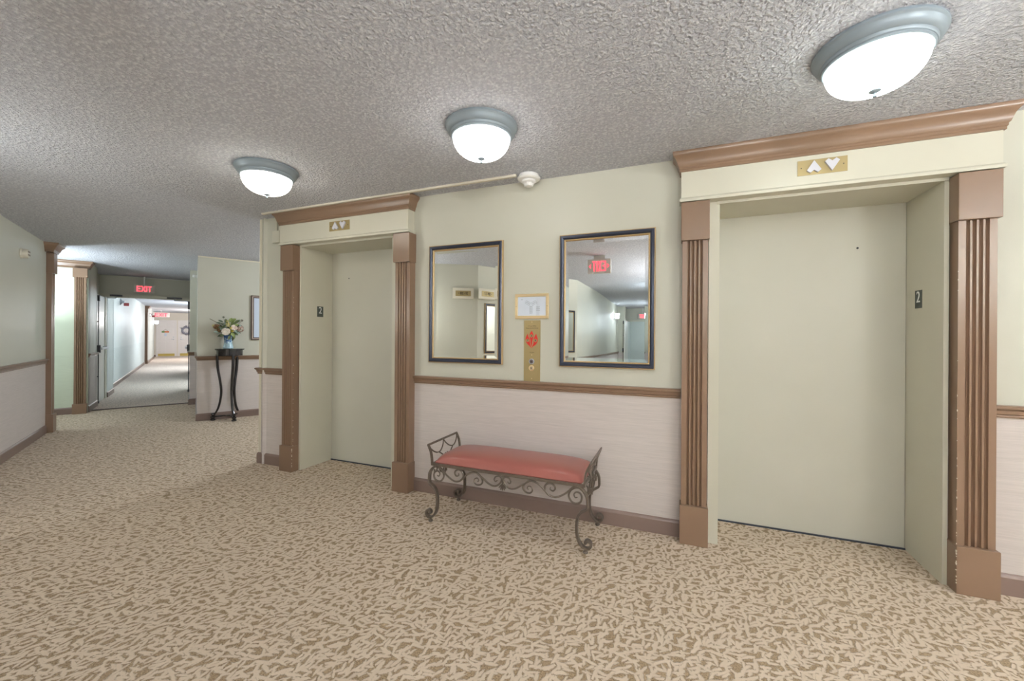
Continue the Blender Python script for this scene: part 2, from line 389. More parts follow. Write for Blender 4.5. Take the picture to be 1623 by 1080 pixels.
# ------------------------------------------------------------------ elevator doors (structure) and their surrounds
CROWN = [(0, 2.322), (.010, 2.322), (.010, 2.334), (.015, 2.340), (.015, 2.350), (.022, 2.356), (.027, 2.372), (.035, 2.392), (.047, 2.408), (.055, 2.414), (.060, 2.424), (.060, 2.4395), (0, 2.4395)]
def shaft_poly(x0, x1, front, ngroove=4):
    """plan outline of a fluted shaft: y=0 is the wall, -front is the face"""
    wdt = x1-x0; g = wdt*.11; sp = wdt*.165; st = x0+(wdt-(sp*(ngroove-1)+g))/2
    pts = [(x0, 0), (x0, -front)]
    for k in range(ngroove):
        a = st+k*sp
        pts.append((a, -front))
        for t in (.2, .5, .8): pts.append((a+g*t, -front+.011*math.sin(PI*t)+.003))
        pts.append((a+g, -front))
    pts += [(x1, -front), (x1, 0)]
    return pts
def pilaster(label, loc, rz, w=.162, shw=.146, z_pl=.240, z_cap0=1.892, z_cap1=2.130, dep=.095, chips=None, front=.074):
    t = thing('pilaster', label, 'pilaster', loc, rz, 'brown fluted pilasters')
    s0 = (w-shw)/2
    b = B(); prism(b, [(x, y) for x, y in shaft_poly(s0, s0+shw, front)], z_pl-.01, z_cap0+.01); obj('fluted_shaft', b, m_brown, t)
    b = B(); box(b, 0, w, -dep, 0, z_cap0, z_cap1, .004); obj('capital', b, m_brown, t)
    b = B()
    prof = [(0, 0), (dep, 0), (dep, z_pl-.008), (dep-.006, z_pl), (0, z_pl)]
    box(b, 0, w, -dep, 0, 0, z_pl, .005); obj('plinth', b, m_brown, t)
    if chips is not None:
        rnd = random.Random(4); b = B(); X0 = chips*w; X1 = s0+chips*shw
        for _ in range(16):
            z = rnd.uniform(.02, z_pl-.01); h_ = rnd.uniform(.002, .008); a = rnd.uniform(.001, .003)
            box(b, X0-a, X0+a, -dep+.0005, -dep+.0045, z, z+h_)
        for _ in range(22):
            z = z_pl+rnd.random()**2*1.4; h_ = rnd.uniform(.002, .010); a = rnd.uniform(.0006, .0016)
            box(b, X1-a, X1+a, -front-.0006, -front+.002, z, z+h_)
        obj('paint_chips', b, m_chip, t)['kind'] = 'stuff'
    return t
pilaster('fluted brown pilaster at the left side of the left elevator, chipped plinth corner', (-3.492, D, 0), 0, chips=1)
pilaster('fluted brown pilaster at the right side of the left elevator, nearer the small left mirror', (-2.186, D, 0), 0)
pilaster('fluted brown pilaster at the left side of the right elevator, beside the large mirror', (.017, D, 0), 0)
pilaster('largest fluted brown pilaster, at the right side of the right elevator, with chipped edge', (1.314, D, 0), 0, w=.165, chips=0)

for k, (ex, side) in enumerate(EL):
    d = bpy.data.objects.new('door_%d' % (k+1), None); C.objects.link(d); d['kind'] = 'structure'; d.location = (ex, D, 0)
    b = B(); box(b, .004, EW-.004, .362, .40, .008, DT+.02, .002); obj('door_panel', b, m_door, d)
    b = B(); lathe(b, [(.0065, .3618), (.0045, .360), (.0, .3606)][:2], 14, (.818 if side == 'right' else .221, 1.861), axis='y')
    obj('peephole', b, m_black, d, True)
    b = B(); box(b, -.02, EW+.02, .352, .362, 0, .009); obj('sill', b, mat('dark_sill', srgb(60, 66, 78), .4, .5), d)
    # metal frame: two jambs and a head with a raised lip on the wall face
    b = B()
    lipl, lipr = (.016, .062) if side == 'left' else (.056, .016)
    jamb = lambda lp: [(-lp, -.018), (.003, -.018), (.003, .362), (-.012, .362), (-.012, -.002), (-lp, -.002)]
    prism(b, jamb(lipl), 0, DT+.012); prism(b, [(EW-x, y) for x, y in jamb(lipr)], 0, DT+.012)
    box(b, -.012, EW+.012, -.018, .362, DT-.003, DT+.018)
    box(b, -.012, EW+.012, -.024, -.012, DT-.006, DT+.012, .002)
    obj('door_frame', b, m_cream, d)
    # header
    t = thing('elevator_header', 'cream header board with brown crown moulding over the %s elevator' % side, 'header', (ex-.199 if side == 'left' else ex-.221, D, 0), 0, 'elevator headers')
    b = B(); box(b, .002, 1.468, -.085, 0, 2.136, 2.40); obj('header_board', b, m_cream, t)
    b = B(); molding(b, [(.002, 0), (.002, -.085), (1.468, -.085), (1.468, 0)], [(0, 2.136), (.008, 2.136), (.010, 2.143), (.010, 2.152), (.004, 2.157), (0, 2.162)]) ; obj('lip_moulding', b, m_cream, t)
    b = B(); molding(b, [(.002, 0), (.002, -.085), (1.468, -.085), (1.468, 0)], [(o*.85, z) for o, z in CROWN]); obj('crown_moulding', b, m_brown, t, True)
    # brass hall lantern with two arrows
    px = (.632 if side == 'right' else -2.907); pw = .232
    t = thing('direction_lantern', 'brass plate with white up and down arrows above the %s elevator' % side, 'indicator', (px*.994, D-.085, 2.211), 0, 'elevator direction plates')
    b = B(); box(b, 0, pw, -.003, 0, 0, .085, .001); obj('plate', b, m_brass_sat, t)
    def arrow(cx, cz, s, upw):
        q = [(-.034, -.020), (0, .034), (.034, -.020), (.018, -.034), (0, -.020), (-.018, -.034)]
        pts = [(cx+x, cz+(z if upw else -z)) for x, z in q]
        return prism_xz(B(), pts, -.016, -.003)
    obj('up_arrow', arrow(.076, .0425, 1, True), m_lens, t); obj('down_arrow', arrow(.160, .0425, 1, False), m_lens, t)
    for sx in (.018, pw-.018):
        b = B(); lathe(b, [(.0035, -.003), (.003, -.0045)], 10, (sx, .0425), axis='y'); obj('screw', b, m_ink2, t, True)
    # floor number plate on the jamb
    jx, rz = ((ex+EW), -PI/2) if side == 'right' else (ex, PI/2)
    yc = 3.082 if side == 'right' else 3.065
    t = thing('floor_number_plate', 'dark plate with white 2 and braille on the %s elevator jamb' % side, 'sign', (jx, yc, 1.518), rz if side == 'left' else -PI/2, 'floor number plates')
    t.rotation_euler = (0, 0, PI/2 if side == 'left' else -PI/2)
    # local -y points out of the jamb
    b = B(); box(b, -.038, .038, -.004, 0, -.052, .052, .001); obj('plate', b, m_plate, t)
    text('numeral', '2', .092, m_white, t, (0, -.005, .010), ex=.001, sx=.88, bold=0)
    b = B()
    for i, (x, z) in enumerate(((-.010, -.036), (-.010, -.041), (.004, -.036), (.004, -.041), (.009, -.036))): box(b, x-.0012, x+.0012, -.0055, -.004, z-.0012, z+.0012)
    obj('braille', b, m_plate, t)

# ------------------------------------------------------------------ corridor pilasters and crown
def crown_piece(name, label, path, z=0):
    b = B(); molding(b, path, CROWN, z); return tag(obj(name, b, m_brown, None, True), label, 'moulding')
t = pilaster('brown fluted pilaster where the green side wall meets the far corridor', (*W(9.42, -1.505), 0), math.radians(60), w=.165, shw=.135, z_pl=.158, z_cap0=2.175, z_cap1=2.322, dep=.07, front=.05)
crown_piece('crown_moulding', 'brown crown moulding along the top of the green wall by the corridor', [W(9.42, -3.5), W(9.42, -1.34), W(9.55, -1.34)])
t = pilaster('brown pilaster seen edge-on at the far end of the left lobby wall', (*W(7.80, -1.49), 0), math.radians(150), w=.165, shw=.150, z_pl=.235, z_cap0=2.06, z_cap1=2.322, dep=.07, front=.05)
b = B(); molding(b, [W(7.74, -1.49), W(7.74, -1.42), W(7.97, -1.42), W(7.97, -1.49)][::1], CROWN)
tag(obj('crown_moulding', b, m_brown, None, True), 'short brown crown moulding capping the end of the left lobby wall', 'moulding')
t = pilaster('brown pilaster far down the corridor beyond the open doors', (*W(23.0, -1.66), 0), math.radians(60), w=.16, shw=.14, z_pl=.16, z_cap0=2.17, z_cap1=2.322, dep=.07, front=.05)
crown_piece('crown_moulding', 'pale crown moulding over the far corridor pilaster', [W(23.0, -2.2), W(23.0, -1.50), W(23.4, -1.50)])

# ------------------------------------------------------------------ ceiling lights
def dome_light(label, x, y, R, gm):
    t = thing('ceiling_light', label, 'ceiling light', (x, y, H), 0, 'flush dome ceiling lights')
    b = B(); lathe(b, [(R*.985, 0), (R, -.006), (R, -.012), (R*.975, -.018), (R*.965, -.020), (R*.95, -.030), (R*.92, -.040), (R*.875, -.047), (R*.865, -.048), (R*.862, -.055), (R*.845, -.060), (R*.835, -.060), (R*.832, -.066), (R*.81, -.070), (R*.78, -.070), (R*.77, -.055)], 48)
    obj('rim', b, m_nickel, t, True)
    b = B(); r0 = R*.785; prof = []
    for i in range(13):
        a = i/12*PI/2; prof.append((max(r0*math.cos(a)**.8, .004), -.068-.108*math.sin(a)**1.0))
    lathe(b, prof, 48); obj('glass_shade', b, gm, t, True)
    b = B(); lathe(b, [(.004, -.172), (.019, -.175), (.020, -.179), (.012, -.184), (.006, -.187), (.005, -.192), (.0075, -.196), (.0065, -.201), (.002, -.204)], 20)
    obj('finial', b, m_nickel, t, True)
    return t
dome_light('largest nickel-rimmed dome light, in front of the right elevator', .712, 2.02, .205, m_glass_g)
dome_light('middle nickel-rimmed dome light, in front of the small left mirror', -1.004, 2.015, .198, m_glass)
dome_light('smallest dome light with a warm glow, in front of the left elevator', -2.653, 1.993, .197, m_glass_w)
dome_light('nickel-rimmed dome light at the far right end of the elevator wall, outside the picture', 2.85, 1.9, .2, m_glass)
dome_light('nickel-rimmed dome light added behind the camera at the right', 2.0, .35, .2, m_glass)  # unseen dome, added as fill light
dome_light('nickel-rimmed dome light in the passage behind the elevator wall corner', *W(6.1, 2.6), .2, m_glass_w)

# ------------------------------------------------------------------ smoke detector, raceway, junction box, horn
t = thing('smoke_detector', 'white smoke detector on the ceiling between the two mirrors', 'smoke detector', (-.993, 2.752, H))
b = B(); lathe(b, [(.070, 0), (.070, -.016), (.083, -.022), (.083, -.028), (.074, -.036), (.050, -.038)], 36); obj('mounting_base', b, m_white, t, True)
b = B(); lathe(b, [(.048, -.036), (.050, -.050), (.044, -.056), (.034, -.058)], 32); obj('body', b, m_white, t, True)
b = B(); lathe(b, [(.030, -.056), (.030, -.074), (.026, -.080), (.01, -.081)], 24); obj('sensor_cap', b, m_white, t, True)
for i in range(8):
    a = 2*PI*i/8; b = B(); tube(b, [(.036*math.cos(a), .036*math.sin(a), -.056), (.030*math.cos(a), .030*math.sin(a), -.078)], .003, 5); obj('vent_rib', b, m_white, t)
b = B(); box(b, -3.66, -1.07, 2.694, 2.718, H-.016, H-.0005, .002)
tag(obj('surface_raceway', b, m_offwhite), 'cream surface raceway along the ceiling from the left elevator to the smoke detector', 'conduit')
t = thing('junction_box', 'small cream junction box left of the left elevator header', 'junction box', (-3.672, D, 2.180))
b = B(); box(b, 0, .100, -.045, 0, 0, .115, .004); obj('box_cover', b, m_cream, t)
b = B(); box(b, .055, .078, -.018, 0, .112, .136, .002); box(b, .010, .033, -.018, 0, .112, .254, .002); obj('riser', b, m_cream, t)
x, y = W(7.07, -1.49)
t = thing('fire_horn', 'round cream alarm horn high on the left lobby wall', 'alarm', (-6.66, 2.113, 2.157), math.radians(150))
b = B(); lathe(b, [(.056, 0), (.056, -.020), (.050, -.024), (.050, -.060), (.044, -.070), (.010, -.072)], 32, axis='y'); obj('housing', b, m_offwhite, t, True)
for z in (-.022, .012):
    b = B(); box(b, -.034, .034, -.0745, -.062, z, z+.018, .002); obj('slot', b, mat('horn_slot', srgb(150, 140, 122), .6), t)

# ------------------------------------------------------------------ mirrors
def mirror(name, label, w, h, loc, rz, tilt=.45, group='framed wall mirrors'):
    """loc = lower left of the frame on the wall"""
    t = thing(name, label, 'mirror', loc, rz, group)
    f = .047
    def ring(o0, y0, o1, y1, o2=None, y2=None):
        pass
    def frame(prof, m_, nm):
        b = B(); loops = []
        for o, y in prof: loops.append([b.verts.new(q) for q in ((o, y, o), (w-o, y, o), (w-o, y, h-o), (o, y, h-o))])
        n_ = len(loops)
        for i in range(n_):
            A, Bb = loops[i], loops[(i+1) % n_]
            for k in range(4): b.faces.new((A[k], A[(k+1) % 4], Bb[(k+1) % 4], Bb[k]))
        return obj(nm, b, m_, t)
    frame([(0, 0), (0, -.020), (.003, -.024), (.006, -.024), (.006, 0)], m_gold, 'outer_bead')
    frame([(.006, 0), (.006, -.024), (.012, -.029), (.022, -.029), (.031, -.022), (.034, -.014), (.034, 0)], m_navy, 'frame')
    frame([(.034, 0), (.034, -.018), (.038, -.019), (.042, -.016), (f-.002, -.010), (f-.002, 0)], m_gold, 'inner_bead')
    # bevelled glass, leaning very slightly
    b = B(); bev = .020; i0 = f-.004; tn = math.tan(math.radians(tilt)); cz = h/2
    def q(o, y): return [b.verts.new((x, y+(z-cz)*tn, z)) for x, z in ((o, o), (w-o, o), (w-o, h-o), (o, h-o))]
    A = q(i0, -.0094); Bv = q(f+bev, -.0085); Bk = q(i0, -.004)
    b.faces.new(Bv)
    for k in range(4): b.faces.new((A[k], A[(k+1) % 4], Bv[(k+1) % 4], Bv[k])); b.faces.new((Bk[k], Bk[(k+1) % 4], A[(k+1) % 4], A[k]))
    b.faces.new(Bk[::-1])
    obj('glass', b, m_mirror, t)
    return t
mirror('wall_mirror', 'smaller-looking left mirror in navy and gold frame, between left elevator and plaques', .656, .945, (-1.885, D, 1.071), 0)
mirror('wall_mirror', 'larger-looking right mirror in navy and gold frame, beside the right elevator', .650, .938, (-.787, D, 1.073), 0)

# ------------------------------------------------------------------ brass map and call station
t = thing('floor_map', 'brass-framed evacuation map plaque between the mirrors', 'sign', (-1.129, D, 1.418))
b = B()
for x0, x1, z0, z1 in ((0, .26, 0, .022), (0, .26, .162, .184), (0, .020, .022, .162), (.240, .26, .022, .162)): box(b, x0, x1, -.014, 0, z0, z1, .003)
obj('brass_frame', b, m_brass, t)
b = B(); box(b, .018, .242, -.008, 0, .020, .164); obj('paper', b, m_paper, t)
b = B(); cx, cz = .124, .102
def wing(a0, ln, wd):
    a = math.radians(a0); ux, uz = math.cos(a), math.sin(a); px, pz = -uz, ux
    for off in (-wd, 0, wd):
        s = .006; k = 5 if off else 3
        tube(b, [(cx+ux*s+px*off, -.0084, cz+uz*s+pz*off), (cx+ux*ln+px*off, -.0084, cz+uz*ln+pz*off)], .0007 if off else .0011, 4)
    for s in [ln*k/5 for k in range(1, 6)]:
        tube(b, [(cx+ux*s-px*wd, -.0084, cz+uz*s-pz*wd), (cx+ux*s+px*wd, -.0084, cz+uz*s+pz*wd)], .0005, 4)
wing(150, .048, .011); wing(30, .048, .011); wing(270, .064, .010)
obj('plan_drawing', b, m_ink, t)
b = B()
for r in range(5): box(b, .165, .165+.030-.004*(r % 2), -.0088, -.0078, .058+r*.007, .0592+r*.007)
for r in range(2): box(b, .045, .062, -.0088, -.0078, .145-r*.006, .1462-r*.006)
obj('legend_lines', b, m_ink, t)['kind'] = 'stuff'
for sx in (.010, .250):
    b = B(); lathe(b, [(.0035, -.013), (.0025, -.0165)], 10, (sx, .092), axis='y'); obj('screw', b, m_brass_sat, t, True)

t = thing('call_station', 'tall brass call plate with red flame emblem and two round buttons', 'call panel', (-1.060, D, .956))
b = B(); box(b, 0, .128, -.004, 0, 0, .450, .001); obj('plate', b, m_brass_sat, t)
text('lettering', 'In Case Of Fire', .0105, m_ink2, t, (.064, -.0046, .408))
text('lettering', 'Elevators Are Out Of Service', .0080, m_ink2, t, (.064, -.0046, .393), bold=.0001)
text('lettering', 'Use Stairs', .0085, m_ink2, t, (.064, -.0046, .213))
def flame(pts): return prism_xz(B(), pts, -.0052, -.004)
# outline points measured on the plate (x right, z up, local)
fc = .0625
mid = [(.0600, .2560), (.0555, .268), (.0530, .285), (.0520, .300), (.0470, .318), (.0445, .335), (.0460, .350), (.0540, .362), (.0635, .3755), (.0640, .368), (.0690, .358), (.0740, .345), (.0745, .330), (.0700, .312), (.0660, .296), (.0640, .278), (.0625, .262)]
obj('flame', flame(mid), m_red, t)
lf = [(.0610, .2430), (.0470, .258), (.0310, .272), (.0180, .288), (.0130, .305), (.0150, .322), (.0240, .340), (.0300, .354), (.0310, .341), (.0350, .330), (.0420, .318), (.0460, .306), (.0460, .290), (.0500, .270), (.0570, .254)]
obj('flame', flame(lf), m_red, t)
rf = [(.0610, .2430), (.0720, .257), (.0880, .266), (.1000, .280), (.1080, .298), (.1070, .318), (.1000, .336), (.0965, .352), (.0900, .340), (.0820, .326), (.0770, .312), (.0760, .296), (.0760, .282), (.0700, .266), (.0640, .254)]
obj('flame', flame(rf), m_red, t)
for cx_, cz_, ch in ((.0590, .3350, '3'), (.0300, .3010, '7'), (.0905, .3010, '8')):
    b = B(); lathe(b, [(.0120, -.0053), (.0115, -.0060)], 24, (cx_, cz_), axis='y'); r = obj('emblem_ring', b, m_brass_sat, t, True)
    text('numeral', ch, .018, m_ink2, r, (cx_, -.0064, cz_), bold=.0006)
for cz_, lit in ((.146, True), (.097, False)):
    b = B(); lathe(b, [(.021, -.004), (.021, -.008), (.018, -.010), (.0155, -.008)], 28, (.062, cz_), axis='y'); bt = obj('call_button', b, m_brass if not lit else m_steel, t, True)
    b = B(); lathe(b, [(.0145, -.006), (.0145, -.0105), (.013, -.0115)], 24, (.062, cz_), axis='y'); obj('button_cap', b, mat('button_cap', srgb(120, 108, 112) if lit else srgb(196, 180, 150), .35, .4), bt, True)
    s = 1 if lit else -1
    obj('button_arrow', prism_xz(B(), [(.055, cz_-.005*s), (.062, cz_+.007*s), (.069, cz_-.005*s)], -.0125, -.0112), m_ink2, bt)
for cz_ in (.437, .194, .020):
    b = B(); lathe(b, [(.0035, -.004), (.0025, -.006)], 10, (.062, cz_), axis='y'); obj('screw', b, m_brass, t, True)

# ------------------------------------------------------------------ bench
bx, by = -1.040, 2.615          # centre
t = thing('bench', 'wrought iron scroll bench with red leather seat under the mirrors', 'bench', (bx, by, 0))
hw, hd = .530, .195             # half length of the frame, half depth
def P3(x, z, y): return (x, y, z)
b = B()
for s in (-1, 1): box(b, -hw, hw, s*hd-.006, s*hd+.006, .389, .407, .002)
for s in (-1, 1): box(b, s*hw-.006, s*hw+.006, -hd, hd, .389, .407, .002)
for x in (-.2, .2): box(b, x-.012, x+.012, -hd, hd, .392, .400)
obj('seat_frame', b, m_iron, t)
# cushion: pillowed slab
b = B(); nx, ny = 40, 22; L2, D2 = .520, .190
grid = {}
def sx_(i, n_): u = -1+2*i/n_; return math.copysign(abs(u)**.75, u)
for i in range(nx+1):
    for j in range(ny+1):
        u, v = sx_(i, nx), sx_(j, ny)
        e = (1-abs(u)**7)**.42*(1-abs(v)**3.6)**.42
        z = .411+.066*e+.010*(1-u*u)*(1-v*v)
        rr = 1-.012*(abs(u)*abs(v))**4
        grid[i, j] = b.verts.new((L2*u*rr, D2*v*rr, z))
for i in range(nx):
    for j in range(ny): b.faces.new((grid[i, j], grid[i+1, j], grid[i+1, j+1], grid[i, j+1]))
bot = {}
for i in range(nx+1):
    for j in (0, ny): bot[i, j] = b.verts.new((grid[i, j].co.x*.99, grid[i, j].co.y*.98, .403))
for j in range(1, ny):
    for i in (0, nx): bot[i, j] = b.verts.new((grid[i, j].co.x*.99, grid[i, j].co.y*.98, .403))
for i in range(nx):
    for j in (0, ny): b.faces.new((grid[i, j], bot[i, j], bot[i+1, j], grid[i+1, j]))
for j in range(ny):
    for i in (0, nx): b.faces.new((grid[i, j], grid[i, j+1], bot[i, j+1], bot[i, j]))
obj('seat_cushion', b, m_leather, t, True)
# legs: strap curves measured from the photograph, x relative to the centre (left side), z up
LEG = [(-.487, .388), (-.506, .386), (-.530, .366), (-.547, .336), (-.551, .303), (-.550, .270), (-.533, .254), (-.510, .238), (-.493, .209), (-.486, .164), (-.488, .106), (-.500, .066), (-.524, .038), (-.552, .030), (-.572, .048), (-.570, .070), (-.552, .080), (-.538, .070), (-.542, .056)]
FOOTX = -.540
for s in (-1, 1):
    for d in (-1, 1):
        pts = [P3(-s*x, z, d*hd) if s == 1 else P3(x, z, d*hd) for x, z in LEG]
        b = B(); tube(b, pts, 0, flat=(.0068, .0125), sm=5); leg = obj('leg', b, m_iron, t)
        # raised ribs along the strap
        b = B(); tube(b, [(p_[0], p_[1]-.0115, p_[2]) for p_ in pts], .0035, 5, sm=4); tube(b, [(p_[0], p_[1]+.0115, p_[2]) for p_ in pts], .0035, 5, sm=4); obj('edge_bead', b, m_iron, leg)
        b = B(); lathe(b, [(.006, .030), (.009, .026), (.006, .022), (.007, .017), (.013, .013), (.016, .008), (.014, .002), (.010, 0)], 16, (s*abs(FOOTX), d*hd)); obj('foot', b, m_iron, leg, True)
S1 = [(-.490, .384), (-.470, .378), (-.446, .358), (-.436, .326), (-.452, .297), (-.478, .287), (-.506, .297), (-.516, .325), (-.506, .350), (-.482, .356), (-.468, .340), (-.476, .322), (-.490, .326)]
S2 = [(-.478, .386), (-.455, .376), (-.424, .344), (-.386, .318), (-.348, .304), (-.311, .312), (-.282, .338), (-.253, .364), (-.217, .380), (-.181, .380), (-.152, .357), (-.142, .330), (-.158, .309), (-.186, .305), (-.203, .320), (-.199, .341), (-.180, .348), (-.170, .334), (-.180, .326)]
S2B = [(-.306, .316), (-.288, .338), (-.286, .362), (-.300, .380), (-.322, .386), (-.344, .376), (-.351, .356), (-.338, .341), (-.320, .348), (-.322, .362)]
S3 = [(-.180, .378), (-.132, .347), (-.098, .324), (-.063, .314), (-.036, .321), (-.014, .343), (-.006, .370), (-.022, .384), (-.046, .378), (-.058, .357), (-.048, .345), (-.035, .356)]
tp = lambda q: 1.0 if q < .6 else 1.0-.45*(q-.6)/.4
for d in (-1, 1):
    for s in (-1, 1):
        b = B()
        for crv in (S1, S2, S2B, S3): tube(b, [(-s*x, d*hd, z) for x, z in crv], .0062, 7, sm=5, taper=tp)
        obj('apron_scroll', b, m_iron, t, True)
    b = B()
    for a in (-50, -25, 0, 25, 50):
        q = math.radians(a-90); tube(b, [(0, d*hd, .335), (.018*math.cos(q), d*hd-.004*d, .335+.022*math.sin(q)), (.036*math.cos(q)*.9, d*hd, .335+.042*math.sin(q))], .006, 6, taper=lambda k: 1-.6*abs(k-.45))
    tube(b, [(0, d*hd, .388), (0, d*hd, .330)], .006, 6)
    obj('apron_leaf', b, m_iron, t, True)
# flared end arms
for s in (-1, 1):
    post = [(s*.530, 0, .392), (s*.534, 0, .440), (s*.543, 0, .486), (s*.563, 0, .528)]
    for d in (-1, 1):
        b = B(); tube(b, [(x, d*hd, z) for x, y, z in post], 0, flat=(.005, .009), sm=5); obj('arm_post', b, m_iron, t)
    b = B(); box(b, s*.563-.004, s*.563+.004, -hd-.008, hd+.008, .521, .535, .0015); obj('arm_rail', b, m_iron, t)
    b = B()
    for c0, c1 in ((-hd, 0), (0, hd)):
        n_ = 12; pts = []
        for i in range(n_+1):
            q = i/n_; yy = c0+(c1-c0)*q; dz = .066*math.sin(PI*q)**.75; z = .522-dz
            xx = .563-(.528-z)*.33
            pts.append((s*xx, yy, z))
        tube(b, pts, .0048, 6)
    for yy in (-hd/2, hd/2): tube(b, [(s*.538, yy, .458), (s*.531, yy*.5, .425), (s*.530, 0, .395)], .0045, 6, sm=4)
    obj('arm_scallop', b, m_iron, t, True)
    # end ornament below the frame
    b = B()
    for d in (-1, 1):
        tube(b, [(s*.532, d*.002, .392), (s*.536, d*.045, .372), (s*.538, d*.085, .345), (s*.536, d*.075, .312), (s*.536, d*.045, .305), (s*.537, d*.032, .326), (s*.537, d*.050, .340)], .006, 6, sm=4)
        tube(b, [(s*.532, d*.150, .390), (s*.538, d*.120, .360), (s*.539, d*.128, .328), (s*.538, d*.155, .330), (s*.538, d*.152, .350)], .0055, 6, sm=4)
        tube(b, [(s*.534, d*.01, .43), (s*.538, d*.03, .405), (s*.540, d*.022, .370), (s*.538, d*.008, .335), (s*.536, 0, .295)], .006, 6, sm=4)
    for a in (-40, 0, 40):
        q = math.radians(a-90); tube(b, [(s*.537, 0, .325), (s*.541, .030*math.cos(q), .325+.045*math.sin(q))], .0065, 6, taper=lambda k: 1-.5*k)
    obj('end_ornament', b, m_iron, t, True)

# ------------------------------------------------------------------ plant stand, vase and flowers
sx0, sy0 = -6.265, 4.115
t = thing('plant_stand', 'tall black lacquered three-legged stand in front of the picture wall', 'plant stand', (sx0, sy0, 0), math.radians(-12))
b = B()
def lobed(R, z0, z1, bm_=None):
    pts = []
    for i in range(60):
        a = 2*PI*i/60; r = R*(1+.045*math.cos(3*(a-math.radians(57))))
        pts.append((r*math.cos(a), r*math.sin(a)))
    return prism(bm_ or B(), pts, z0, z1)
bb = B(); lobed(.186, 1.052, 1.068, bb); lobed(.178, 1.046, 1.052, bb); obj('top', bb, m_lacquer, t)
bb = B(); lobed(.166, .965, 1.048, bb); obj('apron', bb, m_lacquer, t)
for k, a in enumerate((-123, -3, 117)):
    q = math.radians(a); c_, s_ = math.cos(q), math.sin(q)
    prof = [(.150, .985), (.150, .90), (.140, .76), (.112, .58), (.098, .44), (.108, .30), (.138, .17), (.176, .095), (.194, .060)]
    b = B(); P_ = smooth_path([(r*c_, r*s_, z) for r, z in prof], 5); rings = []
    for i, pp in enumerate(P_):
        f_ = i/(len(P_)-1); wd = .020-.007*f_; dp = .019-.006*f_
        ring = []
        for j in range(10):
            g = 2*PI*j/10; cc, ss = math.cos(g), math.sin(g)
            lx = math.copysign(abs(cc)**.6, cc)*dp; ly = math.copysign(abs(ss)**.6, ss)*wd
            ring.append(b.verts.new((pp.x+c_*lx-s_*ly, pp.y+s_*lx+c_*ly, pp.z)))
        rings.append(ring)
    for A_, B_ in zip(rings, rings[1:]):
        for j in range(10): b.faces.new((A_[j], A_[(j+1) % 10], B_[(j+1) % 10], B_[j]))
    b.faces.new(rings[0][::-1]); b.faces.new(rings[-1])
    lg = obj('leg', b, m_lacquer, t, True)
    b = B(); fx, fy = .200*c_, .200*s_
    lathe(b, [(.014, .112), (.022, .104), (.024, .092), (.018, .080), (.016, .070), (.030, .062), (.031, .040), (.020, .034), (.020, .026), (.032, .020), (.034, .008), (.028, 0)], 20, (fx, fy)); obj('foot', b, m_lacquer, lg, True)
b = B()
for a in (-123, -3, 117):
    q = math.radians(a); tube(b, [(0, 0, .062), (.18*math.cos(q), .18*math.sin(q), .056)], .011, 8)
lathe(b, [(.04, .050), (.05, .056), (.05, .066), (.03, .074)], 20); obj('stretcher', b, m_lacquer, t, True)

m_vase = mat('blue_glaze', srgb(120, 160, 190), .15, coat=.6)
n = NT(m_vase); p = n.pos(); sp = n.n('ShaderNodeSeparateXYZ'); n.l(p, sp.inputs[0])
f1 = n.math('GREATER_THAN', n.math('ADD', n.noise(p, 38, 3, .6), n.math('MULTIPLY', n.math('SUBTRACT', sp.outputs[2], 1.17), 1.6)), .55)
n.l(n.mix(f1, n.mix(n.noise(p, 60, 2), srgb(140, 182, 196), srgb(196, 216, 226)), srgb(52, 94, 150)), n.b.inputs['Base Color'])
vx, vy = sx0-.010, sy0-.012
b = B(); lathe(b, [(.050, 1.068), (.068, 1.072), (.067, 1.086), (.060, 1.112), (.054, 1.140), (.052, 1.175), (.053, 1.215), (.056, 1.245), (.060, 1.262), (.061, 1.268), (.055, 1.270), (.046, 1.255)], 36, (vx, vy))
tag(obj('vase', b, m_vase, None, True), 'blue and white glazed vase on the black stand', 'vase')

t = thing('flower_arrangement', 'mixed artificial bouquet in the blue and white vase', 'flowers', (vx, vy, 1.262))
m_lf = [mat('leaf_green', srgb(108, 124, 84), .55), mat('leaf_dark', srgb(80, 94, 72), .5), mat('leaf_lime', srgb(138, 154, 90), .5), mat('leaf_grey', srgb(150, 168, 156), .6)]
m_stem = mat('stem', srgb(90, 84, 58), .7)
def leaf_mesh(L, Wd):
    b = B(); n_ = 7; rows = []
    for i in range(n_+1):
        q = i/n_; w_ = Wd*math.sin(PI*min(q*1.02, 1))**.8+.0008; zc = -.25*L*q*q+.12*L*q
        rows.append([b.verts.new((L*q, -w_, zc+w_*.25)), b.verts.new((L*q, 0, zc)), b.verts.new((L*q, w_, zc+w_*.25))])
    for A_, B_ in zip(rows, rows[1:]):
        for k in (0, 1): b.faces.new((A_[k], B_[k], B_[k+1], A_[k+1]))
    me = bpy.data.meshes.new('leaf'); b.to_mesh(me); b.free(); return me
LM = []
for i, m_ in enumerate(m_lf):
    me = leaf_mesh((.076, .068, .074, .060)[i], (.018, .014, .023, .014)[i]); me.materials.append(m_); LM.append(me)
